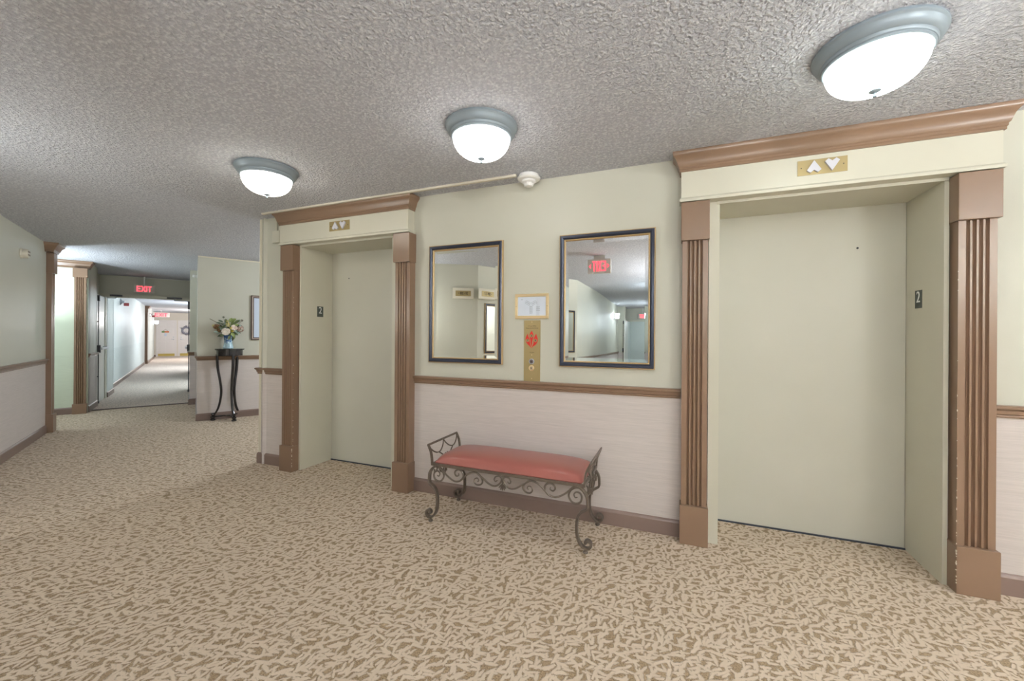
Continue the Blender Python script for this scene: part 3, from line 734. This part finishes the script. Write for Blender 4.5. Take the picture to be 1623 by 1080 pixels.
# view basis for laying the bouquet out: rr = to the viewer's right, ff = toward the viewer
vd = Vector((vx, vy, 0)).normalized(); ff = -vd; rr = Vector((vd.y, -vd.x, 0))
def at(a, z, d=0): return rr*(a*1.22)+ff*d+Vector((0, 0, z))
stems = B()
def stem(p0, p1, r=.0022):
    m0 = (Vector(p0)+Vector(p1))/2+Vector((0, 0, .012)); tube(stems, [p0, m0, p1], r, 5, sm=3)
def blossom(name, c, r, cols, petals, layers=3, cup=.5, seed=0):
    """layered petals around c, opening toward the viewer and up"""
    rnd = random.Random(seed); ax = (Vector(c)-Vector((0, 0, -.05))).normalized()*.5+ff*.8; ax.normalize()
    e1 = ax.cross(Vector((0, 0, 1))).normalized(); e2 = ax.cross(e1)
    b = B()
    for l in range(layers):
        k = petals-l*2; rl = r*(1-.27*l)
        for i in range(k):
            a = 2*PI*i/k+l*.6+rnd.uniform(-.15, .15)
            dr = e1*math.cos(a)+e2*math.sin(a); td = ax.cross(dr)
            w_ = rl*.5
            pts = [Vector(c)+ax*(.1*r*l)]
            A_ = Vector(c)+dr*rl*.45+ax*rl*(.12+cup*.2*(l+1)); E_ = Vector(c)+dr*rl*(1-.1*l)+ax*rl*(.10+cup*.38*(l+.6))
            v0 = b.verts.new(pts[0]); v1 = b.verts.new(A_-td*w_*.9); v2 = b.verts.new(A_+td*w_*.9); v3 = b.verts.new(E_-td*w_*.6); v4 = b.verts.new(E_+td*w_*.6); v5 = b.verts.new(E_+dr*rl*.12); v6 = b.verts.new(A_-ax*rl*.05)
            for f_ in ((v0, v1, v6), (v0, v6, v2), (v1, v3, v6), (v6, v4, v2), (v6, v3, v5), (v6, v5, v4)):
                fc_ = b.faces.new(f_); fc_.material_index = rnd.randrange(len(cols))
    o = obj(name, b, cols, t); stem((0, 0, -.02), c); return o
def cluster(name, c, r, cols, k, s, seed=0):
    """hydrangea-like head of many small florets"""
    rnd = random.Random(seed); b = B()
    for i in range(k):
        d_ = Vector((rnd.gauss(0, 1), rnd.gauss(0, 1), rnd.gauss(0, 1))).normalized()
        if d_.dot(ff) < -.6: d_ = -d_
        cc = Vector(c)+d_*r*rnd.uniform(.75, 1.0); e1 = d_.orthogonal().normalized(); e2 = d_.cross(e1); mi = rnd.randrange(len(cols))
        v0 = b.verts.new(cc-d_*s*.3)
        ring = [b.verts.new(cc+(e1*math.cos(2*PI*j/8)+e2*math.sin(2*PI*j/8))*s*(1 if j % 2 else .5)) for j in range(8)]
        for j in range(8):
            f_ = b.faces.new((v0, ring[j], ring[(j+1) % 8])); f_.material_index = mi
    o = obj(name, b, cols, t); stem((0, 0, -.02), c); return o
cream = [mat('petal_cream', srgb(232, 218, 200), .6), mat('petal_ivory', srgb(242, 232, 216), .6)]
pink = [mat('petal_mauve', srgb(190, 160, 146), .6), mat('petal_brown', srgb(148, 108, 92), .6), mat('petal_blush', srgb(214, 190, 178), .6)]
rust = [mat('petal_rust', srgb(128, 86, 50), .6), mat('petal_olive', srgb(110, 90, 48), .6), mat('petal_tan', srgb(160, 124, 84), .6)]
yel = [mat('petal_yellow', srgb(226, 206, 84), .55), mat('petal_pale_yellow', srgb(232, 224, 150), .55)]
o = blossom('rose_bloom', at(-.022, .058, .085), .052, cream, 9, 4, .55, 1); o['label'] = 'large cream bloom at the front'
o = blossom('rose_bloom', at(.060, .120, .060), .042, [pink[2], cream[0]], 8, 3, .5, 2); o['label'] = 'pale blush bloom'
o = cluster('hydrangea_head', at(.115, .105, .02), .060, pink, 110, .014, 3); o['label'] = 'mauve brown hydrangea at the right'
o = cluster('hydrangea_head', at(-.115, .130, .02), .046, rust, 75, .013, 4); o['label'] = 'rust coloured head at the left'
cluster('hydrangea_head', at(-.095, .075, .04), .024, rust, 35, .011, 5)
cluster('hydrangea_head', at(.075, .165, .0), .022, [rust[1], m_lf[0]], 30, .010, 6)
cluster('yellow_spray', at(.000, .165, .05), .034, yel, 42, .009, 7); cluster('yellow_spray', at(.030, .110, .075), .022, yel, 26, .009, 8); cluster('yellow_spray', at(.040, .072, .080), .018, [yel[0]], 20, .009, 9)
cluster('yellow_spray', at(-.150, .150, .01), .018, [yel[1]], 18, .010, 10); cluster('yellow_spray', at(.105, .160, .03), .015, [yel[1]], 14, .010, 11); cluster('yellow_spray', at(-.008, .215, .03), .018, [yel[1]], 18, .009, 14)
o = cluster('bud', at(-.048, .275, 0), .014, [rust[1], m_lf[3]], 22, .010, 12); o['label'] = 'grey brown bud on the tallest stem'
cluster('bud', at(.140, .235, 0), .016, [pink[1], m_lf[3]], 24, .011, 13)
tube(stems, [at(-.02, .10), at(-.10, .185), at(-.150, .225), at(-.185, .250)], .004, 6, sm=4)
lc = B(); 
rnd = random.Random(5)
spec = [(.02, .20, 2, 70), (.045, .215, 2, 40), (.03, .185, 2, 20), (-.07, .20, 1, 150), (-.09, .18, 1, 165), (-.05, .15, 1, 140), (-.06, .10, 3, 190), (-.10, .05, 3, 200), (-.13, .06, 3, 185), (-.05, .03, 0, 215),
        (.07, .03, 3, -20), (.10, .05, 3, -10), (.06, .01, 1, -70), (.04, .05, 2, -60), (.02, .02, 0, -80), (.08, .08, 1, 10), (.05, .17, 0, 30), (.09, .19, 0, 45), (-.03, .12, 3, 120), (-.07, .135, 3, 160), (.00, .07, 1, 90), (.11, .07, 1, -30), (-.02, .18, 0, 100), (-.11, .11, 0, 170), (.065, -.01, 1, -95), (-.08, .02, 1, 210), (.03, .135, 2, 15), (.13, .20, 3, 60)]
spec += [(rnd.uniform(-.10, .12), rnd.uniform(.01, .19), rnd.randrange(4), rnd.uniform(0, 360)) for _ in range(34)]
for i, (a_x, z_, k, ang) in enumerate(spec):
    o = bpy.data.objects.new('leaf', LM[k]); C.objects.link(o); o.parent = t
    q = math.radians(ang); X_ = rr*math.cos(q)+Vector((0, 0, 1))*math.sin(q)+ff*rnd.uniform(-.1, .35); X_.normalize()
    Z_ = (ff*.8+Vector((rnd.uniform(-.3, .3), rnd.uniform(-.3, .3), .4))); Z_ = (Z_-X_*Z_.dot(X_)).normalized(); Y_ = Z_.cross(X_)
    mm = Matrix((X_, Y_, Z_)).transposed().to_4x4(); mm.translation = at(a_x*.75, z_, rnd.uniform(.0, .06)); o.matrix_local = mm
    stem((0, 0, -.02), mm.translation, .0015)
obj('stems', stems, m_stem, t)

# framed picture beside the stand
t = thing('framed_picture', 'framed pale print on the wall right of the flowers, cut off by the corner', 'picture', (*W(7.6, .715), 1.197), math.radians(60))
def pframe(w_, h_, prof, m_, nm):
    b = B(); loops = []
    for o_, y in prof: loops.append([b.verts.new(q) for q in ((o_, y, o_), (w_-o_, y, o_), (w_-o_, y, h_-o_), (o_, y, h_-o_))])
    for i in range(len(loops)):
        A_, B_ = loops[i], loops[(i+1) % len(loops)]
        for k in range(4): b.faces.new((A_[k], A_[(k+1) % 4], B_[(k+1) % 4], B_[k]))
    return obj(nm, b, m_, t)
pframe(.62, .70, [(0, 0), (0, -.022), (.008, -.026), (.014, -.022), (.014, 0)], m_frame_dark, 'frame')
pframe(.62, .70, [(.014, 0), (.014, -.020), (.026, -.020), (.026, 0)], mat('silver_bead', srgb(190, 176, 166), .35, .4), 'silver_bead')
pframe(.62, .70, [(.026, 0), (.026, -.018), (.040, -.014), (.040, 0)], m_frame_dark, 'inner_frame')
b = B(); box(b, .038, .582, -.008, 0, .038, .662); obj('print', b, m_print, t)

# small white door-holder unit high on the corridor wall by the corner
t = thing('wall_sensor', 'small white device high on the wall at the corridor corner', 'sensor', (*W(9.0, .05), 2.29), math.radians(330))
b = B(); box(b, -.05, .05, -.03, 0, -.02, .02, .004); obj('bracket', b, m_white, t)
for x_ in (-.03, .035):
    b = B(); lathe(b, [(.020, -.03), (.026, -.045), (.018, -.062), (.004, -.066)], 16, (x_, 0), axis='y'); obj('lamp_head', b, m_white, t, True)

# ------------------------------------------------------------------ corridor doors
def corridor_leaf(label, name, loc, rz, w=.88, face=1):
    """leaf stands open: local x runs away from the viewer, local -y is the face with the exit device"""
    t = thing(name, label, 'door', loc, rz, 'open corridor fire doors')
    b = B(); box(b, 0, w, 0, .045, .012, 1.995, .002); obj('leaf', b, m_leafdoor, t)
    b = B(); box(b, .045, .110, -.045, 0, .93, 1.07, .006); dv = obj('exit_device', b, m_panic, t)
    b = B(); box(b, .02, .70, -.075, -.045, .985, 1.025, .006); box(b, .66, .70, -.06, 0, .975, 1.035, .004); obj('push_bar', b, m_steel, dv)
    b = B(); tube(b, [(.055, -.018, .93), (.055, -.018, .05)], .007, 8); tube(b, [(.055, -.018, 1.07), (.055, -.018, 1.90)], .007, 8)
    for z in (.50, 1.50): box(b, .040, .070, -.026, 0, z-.008, z+.008)
    obj('vertical_rod', b, m_panic, t)
    b = B(); box(b, .030, .085, -.036, 0, 1.87, 1.975, .004); obj('top_latch', b, m_panic, t)
    b = B(); box(b, .038, .076, -.032, 0, .012, .055, .003); obj('bottom_latch', b, m_panic, t)
    return t
# left leaf: face toward +v (viewer side right); local x along +u (150 deg) means -y = +v (60 deg)
corridor_leaf('open corridor fire door folded back against the left wall, exit bar showing', 'corridor_door', (*W(10.40, -1.372), 0), math.radians(150))
# right leaf: mirrored by turning it round: face toward -v
t = thing('corridor_door', 'open corridor fire door seen edge-on at the right of the doorway', 'door', (*W(10.40, -.052), 0), math.radians(150), 'open corridor fire doors')
b = B(); box(b, 0, .88, -.045, 0, .012, 1.995, .002); obj('leaf', b, m_leafdoor, t)
b = B(); box(b, .045, .110, 0, .045, .93, 1.07, .006); dv = obj('exit_device', b, m_panic, t)
b = B(); box(b, .02, .70, .045, .075, .985, 1.025, .006); box(b, .66, .70, 0, .06, .975, 1.035, .004); obj('push_bar', b, m_steel, dv)
b = B(); tube(b, [(.055, .018, .93), (.055, .018, .16)], .007, 8); tube(b, [(.055, .018, 1.07), (.055, .018, 1.78)], .007, 8)
for z in (.50, 1.50): box(b, .040, .070, 0, .026, z-.008, z+.008)
obj('vertical_rod', b, m_panic, t)
b = B(); box(b, .030, .085, 0, .036, 1.78, 1.93, .004); obj('top_latch', b, m_panic, t)
b = B(); box(b, .038, .076, 0, .032, .12, .165, .003); obj('bottom_latch', b, m_panic, t)
# door frame of the opening
t = bpy.data.objects.new('door_3', None); C.objects.link(t); t['kind'] = 'structure'
b = B(); prism(b, [W(11.27, -1.45), W(11.27, -1.36), W(11.44, -1.36), W(11.44, -1.45)], 0, 2.01); prism(b, [W(11.27, .04), W(11.27, -.03), W(11.44, -.03), W(11.44, .04)], 0, 2.01); obj('door_jamb', b, m_cream, t)
b = B(); prism(b, [W(11.27, -1.45), W(11.27, .04), W(11.44, .04), W(11.44, -1.45)], 2.005, 2.068); obj('door_head', b, m_cream, t)
def closer(u, v0, v1, z, tip, label):
    t = thing('door_closer', label, 'door closer', (*W(u, v0), z), math.radians(60), 'door closers')
    L_ = v1-v0
    b = B(); box(b, 0, L_, -.035, 0, -.018, .018, .004); obj('closer_body', b, m_panic, t)
    b = B(); tube(b, [(L_*.5, -.03, -.02), (L_*.5, -.05, -.05), (tip-v0, -.25, -.065)], .010, 6); obj('closer_arm', b, m_steel, t)
    return t
closer(11.265, -.44, -.19, 2.035, -.06, 'dark door closer on the right of the corridor door head')
closer(11.265, -1.30, -1.12, 2.035, -1.34, 'door closer on the left of the corridor door head')
b = B(); prism(b, [W(11.285, -.785), W(11.285, -.04), W(11.30, -.04), W(11.30, -.785)], H-.016, H-.0045)
tag(obj('surface_raceway', b, m_white), 'thin white raceway at the ceiling right of the corridor exit sign', 'conduit')

# exit signs
def exit_sign(label, loc, rz, w_, h_, arrows=False, case=m_exit_case, drop=.1):
    t = thing('exit_sign', label, 'exit sign', loc, rz, 'lit red exit signs')     # loc = centre of the face
    b = B(); box(b, -w_/2, w_/2, 0, .05, -h_/2, h_/2, .012 if not arrows else .004); obj('case', b, case, t)
    lw_, lh, st_ = w_*(.150 if arrows else .205), h_*.70, w_*.048; gap = w_*.025
    x_ = -(lw_*3+st_+gap*3)/2; z0 = -lh/2
    def stroke(bb_, pts): prism_xz(bb_, pts, -.004, 0)
    for ch in 'EXIT':
        bb_ = B()
        if ch == 'E':
            stroke(bb_, [(x_, z0), (x_+lw_, z0), (x_+lw_, z0+st_), (x_+st_, z0+st_), (x_+st_, -st_/2), (x_+lw_*.85, -st_/2), (x_+lw_*.85, st_/2), (x_+st_, st_/2), (x_+st_, -z0-st_), (x_+lw_, -z0-st_), (x_+lw_, -z0), (x_, -z0)]); wd_ = lw_
        elif ch == 'X':
            a_x, b_x = x_, x_+lw_; mx = (a_x+b_x)/2; q_ = st_*1.05
            stroke(bb_, [(a_x, z0), (a_x+q_, z0), (mx, -st_*.75), (b_x-q_, z0), (b_x, z0), (mx+q_/2, 0), (b_x, -z0), (b_x-q_, -z0), (mx, st_*.75), (a_x+q_, -z0), (a_x, -z0), (mx-q_/2, 0)]); wd_ = lw_
        elif ch == 'I':
            stroke(bb_, [(x_, z0), (x_+st_, z0), (x_+st_, -z0), (x_, -z0)]); wd_ = st_
        else:
            mx = x_+lw_/2
            stroke(bb_, [(mx-st_/2, z0), (mx+st_/2, z0), (mx+st_/2, -z0-st_), (x_+lw_, -z0-st_), (x_+lw_, -z0), (x_, -z0), (x_, -z0-st_), (mx-st_/2, -z0-st_)]); wd_ = lw_
        obj('letter', bb_, m_exit_red, t); x_ += wd_+gap
    if arrows:
        for d in (-1, 1):
            b = B(); x_ = d*w_*.375; prism_xz(b, [(x_+d*w_*.065, 0), (x_-d*w_*.02, h_*.15), (x_-d*w_*.02, h_*.075), (x_+d*w_*.015, 0), (x_-d*w_*.02, -h_*.075), (x_-d*w_*.02, -h_*.15)], -.004, 0); obj('arrow', b, m_exit_red, t)
    b = B(); wd = .012 if not arrows else .075
    box(b, -wd, wd, .018, .032, h_/2-.004, h_/2+drop+.001); obj('hanger', b, m_white if not arrows else case, t)
    return t
exit_sign('rounded lit EXIT sign hanging before the double corridor doors', (*W(11.10, -.785), 2.187), math.radians(60), .31, .155, drop=.169)
exit_sign('lit EXIT sign with two arrows, seen reversed in the right mirror', (-.998, .10, 2.290), PI, .312, .195, True, drop=.050)
exit_sign('distant lit EXIT sign at the end of the far corridor', (*W(26.0, -1.22), 2.18), math.radians(60), .62, .24, drop=.14)
exit_sign('lit EXIT sign over the rear corridor doors, seen at the edge of the right mirror', (-1.10, -8.9, 2.16), PI, .31, .17, drop=.19)

# fire alarm strobes along the corridor
def strobe(label, u, v, z):
    t = thing('alarm_strobe', label, 'alarm', (*W(u, v), z), math.radians(150), 'corridor alarm strobes')
    b = B(); lathe(b, [(.085, 0), (.085, -.012), (.06, -.03), (.03, -.05), (.03, -.09)], 20, axis='y'); obj('horn', b, m_steel, t, True)
    b = B(); box(b, .02, .10, -.17, -.07, -.10, -.02, .004); obj('strobe_box', b, m_strobe, t)
strobe('grey and red alarm horn on the corridor left wall beyond the doors', 14.6, -1.50, 2.10)
strobe('small alarm horn by the distant exit sign', 24.6, -1.545, 2.12)

# far end unit doors
def unit_door(n_, label, v0, v1, flip):
    t = bpy.data.objects.new('door_%d' % n_, None); C.objects.link(t); t['kind'] = 'structure'; t.location = (*W(29.5, v0), 0); t.rotation_euler = (0, 0, math.radians(60)); w_ = v1-v0
    b = B()
    for x0, x1 in ((-.07, 0), (w_, w_+.07)): box(b, x0, x1, -.03, 0, 0, 1.95, .004)
    box(b, -.07, w_+.07, -.03, 0, 1.95, 2.02, .004); obj('door_frame', b, m_unit, t)
    b = B(); box(b, 0, w_, -.012, 0, .01, 1.95); lf_ = obj('leaf', b, m_unit, t)
    for cx0, cx1 in ((.08, w_/2-.03), (w_/2+.03, w_-.08)):
        for z0, z1 in ((.24, .84), (.94, 1.55), (1.63, 1.87)):
            b = B(); box(b, cx0, cx1, -.020, -.010, z0, z1, .006); obj('raised_panel', b, m_unit, lf_)
    b = B(); box(b, .02, w_-.02, -.018, -.011, .03, .17); obj('kick_plate', b, mat('kick_brass', srgb(196, 172, 92), .4, .3), t)
    kx = w_-.07 if not flip else .07
    b = B(); lathe(b, [(.028, -.012), (.028, -.03), (.02, -.05)], 12, (kx, .96), axis='y'); box(b, min(kx, kx+(-.11 if not flip else .11)), max(kx, kx+(-.11 if not flip else .11)), -.06, -.045, .95, .97); obj('door_handle', b, m_steel, t, True)
    b = B(); lathe(b, [(.028, -.012), (.026, -.03)], 12, (kx, 1.08), axis='y'); obj('deadbolt', b, m_steel, t, True)
unit_door(4, 'a', -1.53, -.79, False)
unit_door(5, 'b', -.60, .16, True)
t = thing('door_decoration', 'small colourful hanging sign on the far left apartment door', 'decoration', (*W(29.48, -1.20), 1.37), math.radians(60))
b = B(); box(b, -.15, .15, -.02, 0, -.045, .045, .01); obj('board', b, [mat('board_orange', srgb(214, 130, 84), .6)], t)
b = B(); box(b, -.16, -.04, -.028, -.018, -.05, .05, .01); obj('painted_leaf', b, mat('board_green', srgb(120, 150, 96), .6), t)
b = B(); tube(b, [(-.09, -.01, .045), (0, -.01, .15), (.09, -.01, .045)], .006, 5); obj('hanger_cord', b, m_stem, t)
b = B(); box(b, -.04, .04, -.018, 0, -.24, -.08, .01); obj('tassel', b, m_print, t)
t = thing('wreath', 'grey round wreath on the far right apartment door', 'wreath', (*W(29.48, -.30), 1.45), math.radians(60))
b = B(); pts = [(.18*math.cos(2*PI*i/24), -.05, .18*math.sin(2*PI*i/24)) for i in range(25)]; tube(b, pts, .05, 8); obj('ring', b, mat('wreath_grey', srgb(150, 148, 160), .8), t, True)
b = B(); rnd = random.Random(3)
for i in range(90):
    a = rnd.uniform(0, 2*PI); r0 = .18+rnd.uniform(-.04, .04); r1 = r0+rnd.uniform(-.07, .13); a2 = a+rnd.uniform(-.2, .2)
    tube(b, [(r0*math.cos(a), -.06, r0*math.sin(a)), (r1*math.cos(a2), -.08, r1*math.sin(a2))], .008, 4)
obj('twigs', b, mat('twig_grey', srgb(120, 116, 128), .8), t)['kind'] = 'stuff'

# ------------------------------------------------------------------ sconces, hidden corridor lamps and added fill lamps
def sconce(label, loc, rz, k=1.0, half=False):
    t = thing('wall_sconce', label, 'wall lamp', loc, rz, 'frosted wall sconces')
    b = B(); box(b, -.03, .03, -.012, 0, -.12, .06, .004); box(b, -.012, .012, -.11, -.012, -.09, -.075, .003); obj('bracket', b, m_steel, t)
    b = B(); lathe(b, [(.045*k, -.08), (.058*k, -.06), (.070*k, .07), (.066*k, .075)], 24, (0, -.11)); obj('shade', b, m_sconce, t, True)
    return t
sconce('lit wall sconce in the rear corridor, seen in the right mirror', (-1.815, -7.0, 2.06), math.radians(90))
sconce('lit wall sconce by the far left apartment door', (*W(27.6, -1.59), 1.85), math.radians(150), 1.2)
sconce('lit wall sconce hidden in the side passage on the left', (*W(8.9, -3.6), 1.95), math.radians(150), 1.5)
sconce('lit wall sconce hidden in the first added alcove behind the open right door', (*W(13.2, .80), 1.9), math.radians(330), 1.5)
sconce('lit wall sconce hidden in the second added alcove behind the open right door', (*W(19.5, .90), 1.9), math.radians(330), 1.5)
for lab, loc, rz in (('fill sconce added on the rear right wall, out of the picture', (.95, -1.42, 1.86), 210), ('fill sconce added farther along the rear right wall, out of the picture', (3.0, -.25, 1.86), 210), ('fill sconce added on the right end wall, out of the picture', (4.17, 1.7, 1.86), 270), ('fill sconce added on the left lobby wall, out of the picture', (*W(3.6, -1.46), 1.80), 150)):  # unseen sconces added to brighten the lobby
    sconce(lab, loc, math.radians(rz))
def area(name, loc, size, power, col, rot=(0, 0, 0), sy=None):
    l = bpy.data.lights.new(name, 'AREA'); l.energy = power; l.color = col; l.size = size
    if sy: l.shape = 'RECTANGLE'; l.size_y = sy
    o = bpy.data.objects.new(name, l); C.objects.link(o); o.location = loc; o.rotation_euler = rot; return o
def uplight(x, y, p, col=(1, .98, .95), z=1.96):
    o = area('fill_uplight', (x, y, z), .16, p, col, (PI, 0, 0)); o.data.shape = 'DISK'; return o  # upward area lamp added to brighten the ceiling
def point(name, loc, power, col, r=.06):
    l = bpy.data.lights.new(name, 'POINT'); l.energy = power; l.color = col; l.shadow_soft_size = r
    o = bpy.data.objects.new(name, l); C.objects.link(o); o.location = loc; return o
COOL = (.80, .91, 1)
LS = 24  # power of the fill points added with the unseen lobby sconces
x, y = W(3.6, -1.15); point('lobby_fill_lamp', (x, y, 1.60), 13, (1, .99, .95), .10)
point('lobby_fill_lamp', (.87, -1.10, 1.80), LS, (1, .99, .95), .10); point('lobby_fill_lamp', (2.8, .02, 1.80), LS, (1, .99, .95), .10)
point('lobby_fill_lamp', (3.85, 1.7, 1.80), LS*.35, (.95, 1, .97), .10); point('passage_lamp', (*W(6.1, 2.6), 2.1), 95, (.86, .93, 1), .12)
for ux, uy in ((.87, -1.28), (2.9, -.10), (4.05, 1.7)): uplight(ux, uy, 200 if ux < 4 else 60, (.95, .96, 1))  # added uplights, out of view, lift the lobby ceiling
point('side_passage_lamp', (*W(8.2, -2.5), 1.9), 22, COOL, .10); ux, uy = W(8.5, -2.0); uplight(ux, uy, 34, COOL, 1.45)  # uplight added near the opening to brighten the passage ceiling
point('corridor_lamp', (*W(13.2, .45), 1.9), 60, COOL, .10)
point('corridor_lamp', (*W(19.5, .55), 1.9), 110, (.84, .9, 1), .10)
point('corridor_lamp', (*W(25.5, .55), 1.9), 110, (1, .93, .92), .08)
point('rear_corridor_lamp', (-.42, -7.0, 2.0), 34, COOL, .08)
point('rear_corridor_lamp', (-.30, -3.0, 2.0), 22, COOL, .08)
point('rear_corridor_lamp', (-.40, -11, 2.0), 30, COOL, .08)

# doors of the rear corridor (seen in the right mirror)
t = bpy.data.objects.new('door_6', None); C.objects.link(t); t['kind'] = 'structure'
b = B(); box(b, -1.93, -.15, -9.03, -8.95, 1.985, 2.04); box(b, -1.83, -1.66, -9.03, -8.95, 0, 2.0); obj('door_frame', b, m_cream, t)
corridor_leaf('rear corridor fire door, seen in the right mirror', 'corridor_door', (-1.64, -8.15, 0), math.radians(270), w=.80)

# signs and mirrors on the rear walls (seen in the left mirror)
def room_sign(label, txt, loc, rz):
    t = thing('room_sign', label, 'sign', loc, rz, 'brass room number signs')
    b = B(); box(b, -.165, .165, -.025, 0, -.085, .085, .012); obj('backing', b, m_offwhite, t)
    b = B(); box(b, -.118, .118, -.029, -.024, -.042, .042, .001); obj('brass_plate', b, m_brass_sat, t)
    text('lettering', txt, .060, m_ink2, t, (0, -.031, 0), sx=.62, bold=.0012)
x, y = W(2.78, -1.49)
room_sign('brass 201-208 sign on cream backing, nearer the wall, seen in the left mirror', '201-208 •', (-3.105, .080, 1.985), math.radians(150))
room_sign('brass 209-217 sign above the rear mirror, seen in the left mirror', '• 209-217', (-2.785, -.105, 1.985), math.atan2(.03+2.05, -2.85+1.79))
def on_rear(s): # distance from corner ca toward cb
    a_v = Vector(ca); d_v = (Vector(cb)-a_v).normalized(); q = a_v+d_v*s; return q
ang = math.atan2(ca[1]-cb[1], ca[0]-cb[0])       # viewer's right runs from cb to ca
q = on_rear(.78); mirror('wall_mirror', 'navy framed mirror on the rear wall, seen at the edge of the left mirror', .65, .80, (q.x, q.y, 1.05), ang, 0)
q = on_rear(2.22); mirror('wall_mirror', 'navy framed mirror on the rear wall, seen at the edge of the right mirror', .65, .80, (q.x, q.y, 1.05), ang, 0)
